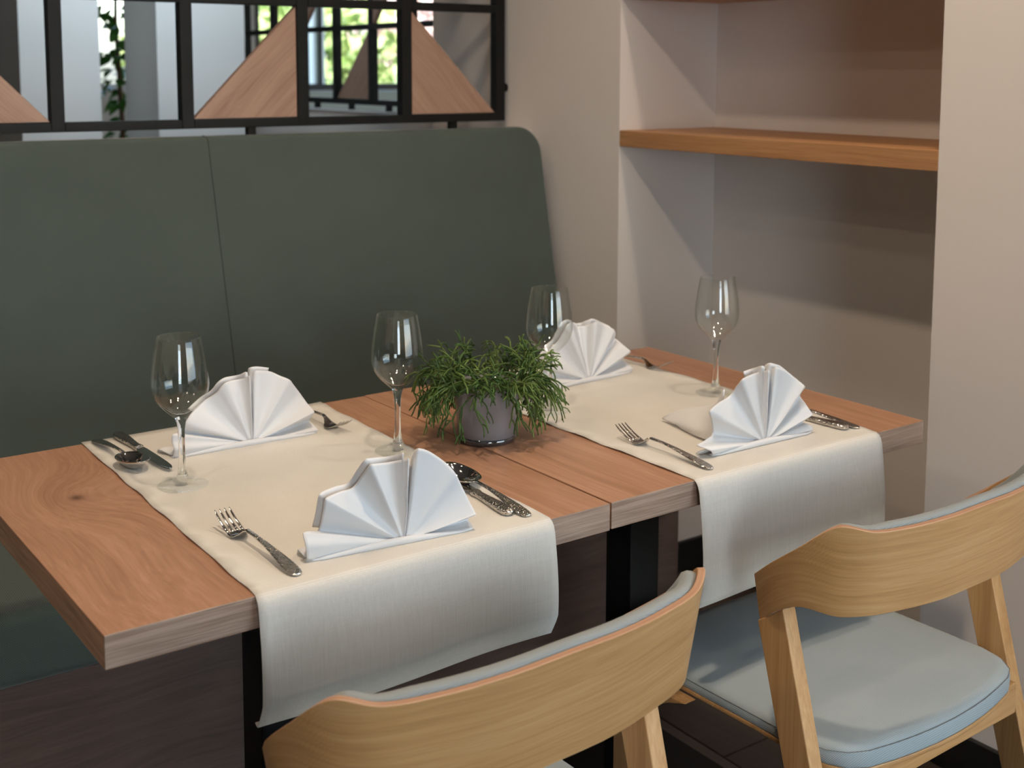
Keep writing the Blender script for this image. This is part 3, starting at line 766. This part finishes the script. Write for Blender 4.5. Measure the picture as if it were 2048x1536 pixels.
def spoon(label, loc, rz):
    t = thing('table_spoon', label, 'spoon', loc, rz, 'hammered dinner spoons')
    b = MB(); loft(b, handle_st(0.0022, 0.0140, 0.128, 0.128)); b.obj('handle', M_HAMMER, t, smooth=True)
    b = MB()
    L_, y0 = 0.080, 0.128
    nr, na = 12, 40
    rings = []
    def rim(a):
        c_, s_ = math.cos(a), math.sin(a)
        y = y0 + L_ * 0.5 - L_ * 0.5 * c_
        q = (y - y0) / L_
        w = 0.0215 * (abs(s_) ** 0.92) * (1.06 - 0.22 * (q - 0.42)) * math.copysign(1, s_)
        z = 0.0140 + 0.0065 * q - 0.001 * math.sin(q * PI)
        return w, y, z, q
    for i in range(nr + 1):
        f = i / nr
        r = []
        for k in range(na):
            w, y, z, q = rim(2 * PI * k / na)
            yc = y0 + L_ * 0.52
            r.append((w * f, yc + (y - yc) * f, 0.0018 + (z - 0.0018) * (f ** 2.3)))
        rings.append(r)
    b.rings(rings, cap0=False, cap1=False)
    o = b.obj('bowl', M_BLADE, t, smooth=True)
    so = o.modifiers.new('s', 'SOLIDIFY'); so.thickness = 0.0013; so.offset = 0
    return t
def knife(label, loc, rz, flip=1):
    t = thing('table_knife', label, 'knife', loc, rz, 'hammered dinner knives')
    st = [(0.0, 0, 0.0035, 0.0050, 0.0022), (0.002, 0, 0.0066, 0.0050, 0.0036), (0.006, 0, 0.0086, 0.0050, 0.0044), (0.016, 0, 0.0096, 0.0050, 0.0046), (0.035, 0, 0.0090, 0.0050, 0.0045), (0.055, 0, 0.0076, 0.0049, 0.0043), (0.075, 0, 0.0062, 0.0048, 0.0041), (0.088, 0, 0.0060, 0.0047, 0.0040), (0.090, 0, 0.0072, 0.0047, 0.0044), (0.097, 0, 0.0074, 0.0047, 0.0043), (0.100, 0, 0.0062, 0.0047, 0.0034)]
    b = MB(); loft(b, st, 14); b.obj('handle', M_HAMMER, t, smooth=True)
    b = MB()
    top, bot = [], []
    pr = [(0.099, 0.0060, -0.0060), (0.105, 0.0072, -0.0070), (0.115, 0.0076, -0.0092), (0.135, 0.0076, -0.0102), (0.165, 0.0075, -0.0104), (0.195, 0.0070, -0.0100), (0.212, 0.0056, -0.0086), (0.221, 0.0034, -0.0062), (0.226, 0.0004, -0.0030)]
    rings = []
    for y, a, c_ in pr:
        rings.append([(a * flip, y, 0.0048), (a * flip, y, 0.0062), ((a * 0.3 + c_ * 0.7) * flip, y, 0.0060), (c_ * flip, y, 0.0050), ((a * 0.3 + c_ * 0.7) * flip, y, 0.0044)])
    b.rings(rings); b.obj('blade', M_BLADE, t, smooth=False, bevel=0.0003, bseg=1)
    return t
def between(p, q):
    return -math.atan2(q[0] - p[0], q[1] - p[1])
CZ = RZ + 0.0016
CZB = CZ + 0.0012
fork('steel fork on the left runner left of the frontmost napkin', (0.2345, 0.0165, CZ), between((0.2345, 0.0165), (0.2255, 0.222)))
spoon('steel spoon with its bowl up, right of the frontmost napkin', (0.5725, 0.018, CZ), between((0.5725, 0.018), (0.574, 0.232)))
knife('steel knife half hidden behind the right side of the frontmost napkin', (0.554, 0.034, CZ), between((0.554, 0.034), (0.572, 0.27)))
fork('steel fork peeking out behind the bench-side napkin of the left table', (0.5395, 0.7, CZ), between((0.5395, 0.7), (0.552, 0.50)))
spoon('steel spoon at the left edge of the left runner by the bench', (0.2045, 0.6935, CZ), between((0.2045, 0.6935), (0.2110, 0.490)))
knife('steel knife lying left of the bench-side napkin, its blade towards the leftmost glass', (0.2415, 0.700, CZ), between((0.2415, 0.700), (0.250, 0.48)), -1)
fork('steel fork between the plain oak and the loose-tailed napkin on the right runner', (0.9108, 0.0175, CZB), between((0.9108, 0.0175), (0.9072, 0.2175)))
spoon('steel spoon at the right runner edge by the niche, bowl hidden by the loose-tailed napkin', (1.263, 0.030, CZB), between((1.263, 0.030), (1.232, 0.245)))
knife('steel knife next to the spoon behind the loose-tailed napkin', (1.242, 0.036, CZB), between((1.242, 0.036), (1.214, 0.27)))
fork('steel fork with tines showing right of the rear napkin by the niche corner', (1.242, 0.70, CZB), between((1.242, 0.70), (1.266, 0.53)))
knife('steel knife whose tip shows just right of the plant pot', (0.905, 0.705, CZB), between((0.905, 0.705), (0.9195, 0.487)), -1)

# ------------------------------------------------------------------ potted plant
pot = thing('potted_plant', 'green twiggy succulent spilling over a grey glazed pot on the bare oak', 'plant', (0.729, 0.346, 0.0014))
q = MB(); q.lathe([(0.0, 0.009), (0.0462, 0.009), (0.0478, 0.011), (0.0490, 0.024), (0.0520, 0.060), (0.0540, 0.090), (0.0542, 0.0925), (0.0535, 0.0932), (0.0522, 0.0925), (0.0510, 0.078), (0.050, 0.070), (0.0, 0.070)], 64)
vessel = q.obj('pot', M_POT, pot, smooth=True)
q = MB(); q.lathe([(0.0, 0.0), (0.0440, 0.0), (0.0466, 0.0015), (0.0474, 0.005), (0.0477, 0.0105), (0.046, 0.011), (0.0, 0.011)], 64)
q.obj('glass_foot', M_POTFOOT, pot, smooth=True)
q = MB(); q.lathe([(0.0, 0.086), (0.02, 0.085), (0.04, 0.083), (0.0512, 0.080), (0.0505, 0.076), (0.0, 0.076)], 32); q.obj('soil', M_SOIL, pot, smooth=True)
rnd = random.Random(21)
def grow(b, p, d, rad, depth, seglen, droop):
    # jointed cylindrical twigs: each segment bends down a little and forks at its end
    pts = [p.copy()]; rr = [rad * 0.75]
    nseg = 4
    for k in range(nseg):
        d = (d + Vector((rnd.gauss(0, .16), rnd.gauss(0, .16), rnd.gauss(0, .10) - droop))).normalized()
        nxt = pts[-1] + d * (seglen / nseg)
        rxy = math.hypot(nxt.x, nxt.y)
        lim = 0.0575 if nxt.z < 0.097 else 0.0
        if nxt.z < 0.097 and rxy < lim and rxy > 0.0:
            nxt.x *= lim / rxy; nxt.y *= lim / rxy
        if nxt.z < 0.016: nxt.z = 0.016
        pts.append(nxt); rr.append(rad * (1.0 if k < nseg - 1 else 0.8))
    b.tube(pts, rr, 5)
    if depth > 0:
        nb = 2 if rnd.random() < 0.75 else (3 if rnd.random() < 0.5 else 1)
        for _ in range(nb):
            nd = (d + Vector((rnd.gauss(0, .55), rnd.gauss(0, .55), rnd.gauss(0.05, .40)))).normalized()
            grow(b, pts[-1], nd, rad * 0.9, depth - 1, seglen * rnd.uniform(0.6, 0.95), droop * 1.15)
for i in range(185):
    a = rnd.uniform(0, 2 * PI)
    r0 = 0.046 * math.sqrt(rnd.random())
    p = Vector((r0 * math.cos(a), r0 * math.sin(a), 0.083))
    a2 = a + rnd.gauss(0, 0.5)
    up = rnd.random()
    if math.cos(a2 + 2.16) > 0.72 and up < 0.72 and i % 5 > 1: up = 0.75 + 0.25 * rnd.random()
    el = math.radians(20 + 58 * up)
    d = Vector((math.cos(a2) * math.cos(el), math.sin(a2) * math.cos(el), math.sin(el)))
    if i < 10:
        d = Vector((rnd.gauss(0, .28), rnd.gauss(0, .28), 1)).normalized(); dr = 0.02
    else:
        dr = 0.10 + 0.17 * (1 - up)
    b = MB(); grow(b, p, d, rnd.uniform(0.0013, 0.0018), 2 if i % 4 else 3, rnd.uniform(0.026, 0.040), dr)
    b.obj('twig', M_STEM if rnd.random() < 0.62 else M_STEM2, pot, smooth=True, fix=False)

# ------------------------------------------------------------------ armchairs
CX = [0.257, 0.273, 0.275, 0.256, 0.214, 0.151, 0.078, 0.0]
CY = [0.0, -0.043, -0.089, -0.138, -0.168, -0.182, -0.194, -0.196]
CT = [-0.100, -0.066, -0.031, 0.008, 0.001, -0.002, 0.0, 0.001]
CB = [-0.172, -0.137, -0.117, -0.122, -0.122, -0.125, -0.126, -0.126]
LEAN = 0.156
def band_curve(n=10):
    P = [(-x, y, zt) for x, y, zt in zip(CX, CY, CT)]
    P += [(x, y, zt) for x, y, zt in list(zip(CX, CY, CT))[:-1][::-1]]
    B_ = [(-x, y, zt) for x, y, zt in zip(CX, CY, CB)]
    B_ += [(x, y, zt) for x, y, zt in list(zip(CX, CY, CB))[:-1][::-1]]
    T = catmull(P, n); Bz = catmull(B_, n)
    N_, U = [], [0.0]
    for i in range(len(T)):
        t = T[min(i + 1, len(T) - 1)] - T[max(i - 1, 0)]
        t.z = 0; t.normalize()
        N_.append(Vector((t.y, -t.x, 0)))      # outward in plan
        if i: U.append(U[-1] + (T[i] - T[i - 1]).length)
    Bo = [Vector((T[i].x, T[i].y, 0)) - N_[i] * (LEAN * (T[i].z - Bz[i].z)) + Vector((0, 0, Bz[i].z)) for i in range(len(T))]
    return T, Bo, N_, U
def armchair(label, loc, rz):
    t = thing('armchair', label, 'armchair', (loc[0], loc[1], FLZ), rz)
    H = -FLZ
    up = Vector((0, 0, H))
    T, Bo, N_, U = band_curve(10)
    n = len(T); tot = U[-1]
    def thick(i):
        e = min(U[i], tot - U[i])
        return 0.0098 + 0.0165 * max(0.0, 1 - e / 0.085) ** 1.2
    b = MB(); rings = []
    NO, NE = 6, 3
    for i in range(n):
        th_ = thick(i)
        r = []
        for k in range(NO + 1): r.append((Bo[i].lerp(T[i], k / NO) + up, 0, k / NO * (T[i] - Bo[i]).length))
        for k in range(1, NE + 1): r.append((T[i] - N_[i] * (th_ * k / NE) + up, 1, k / NE))
        for k in range(1, NO + 1): r.append((T[i].lerp(Bo[i], k / NO) - N_[i] * th_ + up, 0, (1 - k / NO) * (T[i] - Bo[i]).length + 0.4))
        for k in range(1, NE): r.append((Bo[i] - N_[i] * (th_ * (1 - k / NE)) + up, 1, 1 - k / NE))
        rings.append(r)
    m_ = len(rings[0])
    for r in rings: b.v += [tuple(p[0]) for p in r]
    for i in range(n - 1):
        for j in range(m_):
            j2 = (j + 1) % m_
            edge = (NO <= j < NO + NE) or j >= 2 * NO + NE
            v0, v1 = rings[i][j][2], rings[i][j2][2]
            if edge:
                jj = j - NO if j < NO + NE else j - (2 * NO + NE)
                v0, v1 = jj / NE, (jj + 1) / NE
            elif j >= NO + NE:
                jj = j - NO - NE
                Lh = (T[i] - Bo[i]).length
                v0, v1 = 0.4 + Lh * (1 - jj / NO), 0.4 + Lh * (1 - (jj + 1) / NO)
            b.face([i * m_ + j, i * m_ + j2, (i + 1) * m_ + j2, (i + 1) * m_ + j], [(U[i], v0), (U[i], v1), (U[i + 1], v1), (U[i + 1], v0)], 1 if edge else 0)
    for i, rev in ((0, True), (n - 1, False)):
        idx = [i * m_ + j for j in range(m_)]
        b.face(idx[::-1] if rev else idx, [(0.01 * rings[i][j][0].y, rings[i][j][0].z * 0.3) for j in (range(m_ - 1, -1, -1) if rev else range(m_))], 0)
    band = b.obj('bent_back', [M_BAND, M_PLY], t, bevel=0.0014, bseg=2, angle=50)
    # upholstered pad inside the bent back
    ids = [i for i in range(n) if 0.052 < U[i] < tot - 0.052]
    b = MB(); rings = []
    for i in ids:
        e = min(U[i] - 0.052, tot - 0.052 - U[i]); s_ = min(1.0, 0.25 + e / 0.03) if e < 0.0225 else 1.0
        th_ = thick(i); pt = 0.020 * s_
        q_ = min(U[i], tot - U[i]); z1 = T[i].z + 0.002 - 0.009 * max(0.0, min(1.0, (0.27 - q_) / 0.09))
        def pp(f, d):
            c_ = Bo[i].lerp(T[i], f * (z1 - Bo[i].z) / (T[i].z - Bo[i].z))
            return c_ - N_[i] * (th_ + 0.0006 + d) + up
        r = [pp(0.02, 0), pp(0.5, 0), pp(1.0, 0), pp(1.02, 0.25 * pt), pp(1.025, 0.55 * pt), pp(1.005, 0.85 * pt), pp(0.95, pt), pp(0.80, pt * 1.05), pp(0.5, pt * 1.1), pp(0.2, pt * 1.05), pp(0.05, pt), pp(0.0, 0.6 * pt)]
        rings.append(r)
    b.rings(rings)
    pad = b.obj('back_pad', M_BACKPAD, t, smooth=True)
    seam = []
    for i in ids[3:-3]:
        e = min(U[i] - 0.052, tot - 0.052 - U[i])
        f = 0.74 + 0.12 * max(0.0, 1 - e / 0.05)
        seam.append(Bo[i].lerp(T[i], f) - N_[i] * (thick(i) + 0.0006 + 0.0212) + up)
    b = MB(); b.tube(seam, 0.0007, 6); b.obj('seam', plain_seam, pad, smooth=True)
    # legs: the slanting rear leg carries the arm, the front leg the seat
    for sx in (-1, 1):
        x0, x1 = sorted((sx * 0.2285, sx * 0.2540))
        b = MB(); b.prism([(-0.006, -0.166 + H), (-0.166, 0.0), (-0.212, 0.0), (-0.0505, -0.134 + H), (-0.030, -0.150 + H)], x0, x1, 'x')
        b.obj('leg', M_OAK, t, bevel=0.002)
        b = MB(); b.prism([(0.130, -0.3485 + H), (0.168, -0.362 + H), (0.222, -0.392 + H), (0.244, -0.44 + H), (0.256, 0.0), (0.290, 0.0), (0.288, -0.3485 + H)], x0, x1, 'x')
        b.obj('leg', M_OAK, t, bevel=0.002)
        b = MB(); b.box(sorted((sx * 0.150, sx * 0.1750))[0], sorted((sx * 0.150, sx * 0.1750))[1], -0.0975, 0.2375, -0.3805 + H, -0.3490 + H)
        b.obj('side_rail', M_OAKX, t, bevel=0.002)
    b = MB(); b.box(-0.2284, 0.2284, -0.121, -0.098, -0.4105 + H, -0.3600 + H); b.obj('rear_rail', M_OAKX, t, bevel=0.002)
    b = MB(); b.box(-0.2284, 0.2284, 0.238, 0.262, -0.398 + H, -0.3490 + H); b.obj('front_rail', M_OAKX, t, bevel=0.002)
    # seat: plywood pan and cushion
    def outline(k):
        P = []
        for a in range(0, 9):   # rear right corner to rear left along a bowed back edge
            u = a / 8
            x = 0.172 - 0.344 * u
            P.append((x, -0.140 - 0.021 * (1 - (x / 0.172) ** 2)))
        P += [(-0.200, -0.126), (-0.218, -0.103), (-0.2265, -0.070), (-0.2272, 0.02), (-0.2275, 0.12), (-0.2265, 0.22), (-0.222, 0.262), (-0.205, 0.290), (-0.17, 0.302), (-0.08, 0.308), (0.0, 0.310), (0.08, 0.308), (0.17, 0.302), (0.205, 0.290), (0.222, 0.262), (0.2265, 0.22), (0.2275, 0.12), (0.2272, 0.02), (0.2265, -0.070), (0.218, -0.103), (0.200, -0.126)]
        c_ = Vector((0, 0.075))
        out_ = []
        for i, p in enumerate(P):
            d = Vector(p) - c_
            L_ = d.length
            d = d * ((L_ - k) / L_)
            out_.append((c_.x + d.x, c_.y + d.y))
        return out_
    def drop(y): return -0.011 * min(1.0, max(0.0, (-0.02 - y) / 0.12)) ** 1.3      # the pan dips towards the back
    rr = []
    for k, z, dz in ((0.0015, -0.3405, 1), (0.0005, -0.3375, 1), (0.0005, -0.3310, .6), (0.0035, -0.3245, .2), (0.010, -0.3210, 0), (0.022, -0.3195, 0), (0.06, -0.3175, 0), (0.11, -0.3165, 0), (0.16, -0.316, 0)):
        rr.append([(x, y, z + H + dz * drop(y)) for x, y in outline(k)])
    b = MB(); b.rings(rr); seat = b.obj('seat_cushion', M_SEAT, t, smooth=True)
    o_ = outline(0.0017); ring = [(x, y, -0.3272 + H) for x, y in o_]
    b = MB(); b.tube(ring + [ring[0], ring[1]], 0.00055, 6); b.obj('seam', plain_seam, seat, smooth=True)
    b = MB(); b.rings([[(x, y, z + H + drop(y)) for x, y in outline(k)] for k, z in ((0.003, -0.3488), (0.0003, -0.3475), (0.0003, -0.3420), (0.002, -0.3407))]); b.obj('seat_pan', M_OAKX, t, bevel=0.001, bseg=1)
    return t
plain_seam = plain('grey_seam_thread', (0.16, 0.165, 0.16), 0.9)
ch1 = armchair('bent oak armchair in front of the left table, its back nearest the viewer', (0.374, -0.125), 0.048)
ch2 = dup(ch1, (1.120, -0.108, FLZ), 0.034, 'bent oak armchair at the right table showing its pale blue-grey seat')

# ------------------------------------------------------------------ beyond the screens
# indoor fig between the piers
fig = thing('indoor_fig', 'tall leafy green plant standing between the pale piers beyond the screen', 'plant', (1.86, 5.6, FLZ))
b = MB(); b.lathe([(0.0, 0), (0.16, 0), (0.19, 0.34), (0.175, 0.34), (0.0, 0.30)], 24); b.obj('planter', M_POTFOOT, fig, smooth=True)
b = MB(); b.tube([(0, 0, 0.3), (0.015, 0.01, 1.0), (-0.01, 0, 1.6), (0.01, 0, 2.3)], [0.018, 0.014, 0.011, 0.006], 8); b.obj('trunk', M_BARK, fig, smooth=True)
lf = MB()
for (y, w, z) in ((0, 0.004, 0), (0.02, 0.018, 0.004), (0.045, 0.024, 0.004), (0.075, 0.016, -0.002), (0.10, 0.001, -0.012)):
    lf.v += [(-w, y, z + w * 0.25), (0, y, z), (w, y, z + w * 0.25)]
for i in range(4):
    lf.face([i * 3, i * 3 + 1, i * 3 + 4, i * 3 + 3]); lf.face([i * 3 + 1, i * 3 + 2, i * 3 + 5, i * 3 + 4])
lme = lf.mesh('leaf', M_LEAF, True)
rnd = random.Random(5)
for i in range(280):
    o = bpy.data.objects.new('leaf', lme); COL.objects.link(o); o.parent = fig
    a = rnd.uniform(0, 2 * PI); z = rnd.uniform(0.85, 2.15); r = rnd.uniform(0.0, 0.20)
    o.location = (r * math.cos(a), r * math.sin(a), z)
    o.rotation_euler = (rnd.uniform(-1.0, 0.5), rnd.uniform(-0.6, 0.6), a - PI / 2 + rnd.gauss(0, 0.4)); s_ = rnd.uniform(0.7, 1.15); o.scale = (s_, s_, s_)
# garden outside the far windows
post = thing('jamb_standin_post', 'white upright added outside the far window in place of a bright window jamb', 'post', (4.21, 7.9, FLZ - 0.25))  # added upright outdoors, standing in for the bright white window jamb
b = MB(); b.box(-0.055, 0.055, -0.055, 0.055, 0.02, 3.0); b.obj('shaft', M_WFRAME, post, bevel=0.008)
b = MB(); b.box(-0.09, 0.09, -0.09, 0.09, 0, 0.02); b.obj('base', M_WFRAME, post, bevel=0.003)
b = MB(); b.box(-15, 40, 7.3, 60, FLZ - 0.35, FLZ - 0.25); lawn = struct(b.obj('ground_outside', M_LAWN))
def shrub(label, loc, rx, ry, rz_, mat, n, seed, size=0.09):
    t = thing('garden_shrub', label, 'shrub', loc, 0)
    rnd = random.Random(seed)
    b = MB(); b.tube([(0, 0, 0), (0.05, 0, rz_ * 0.7), (0, 0.03, rz_ * 1.2)], [0.07, 0.05, 0.03], 8); b.obj('trunk', M_BARK, t, smooth=True)
    b = MB()
    for i in range(n):
        v = Vector((rnd.gauss(0, 1), rnd.gauss(0, 1), rnd.gauss(0, 1))).normalized() * (rnd.random() ** 0.45)
        p = Vector((v.x * rx, v.y * ry, rz_ * 1.02 + v.z * rz_))
        nrm = Vector((rnd.gauss(0, 1), rnd.gauss(0, 1) - 0.5, rnd.gauss(0, 1) + 0.6)).normalized()
        u = nrm.orthogonal().normalized(); w = nrm.cross(u)
        s_ = size * rnd.uniform(0.6, 1.3); k = len(b.v)
        b.v += [tuple(p - u * s_), tuple(p + w * s_ * 0.55), tuple(p + u * s_), tuple(p - w * s_ * 0.55)]
        b.face([k, k + 1, k + 2, k + 3])
    o = b.obj('foliage', mat, t, fix=False); o['kind'] = 'stuff'
    return t
GZ0 = FLZ - 0.25
shrub('bright green garden shrub outside the far window, left of the pink one', (5.0, 10.5, GZ0), 1.5, 1.0, 1.5, M_HEDGE, 6000, 3)
shrub('pink flowering garden shrub outside the far window', (7.9, 12.6, GZ0), 1.15, 1.0, 1.35, M_BLOOM, 4500, 4)
shrub('green garden shrub outside the window behind the indoor fig', (1.9, 10.8, GZ0), 1.1, 1.0, 1.6, M_HEDGE, 4500, 6)

# ------------------------------------------------------------------ lift everything so that the floor lies at z = 0
for o in list(SC.objects):
    if o.parent is None:
        o.location.z += FLOOR
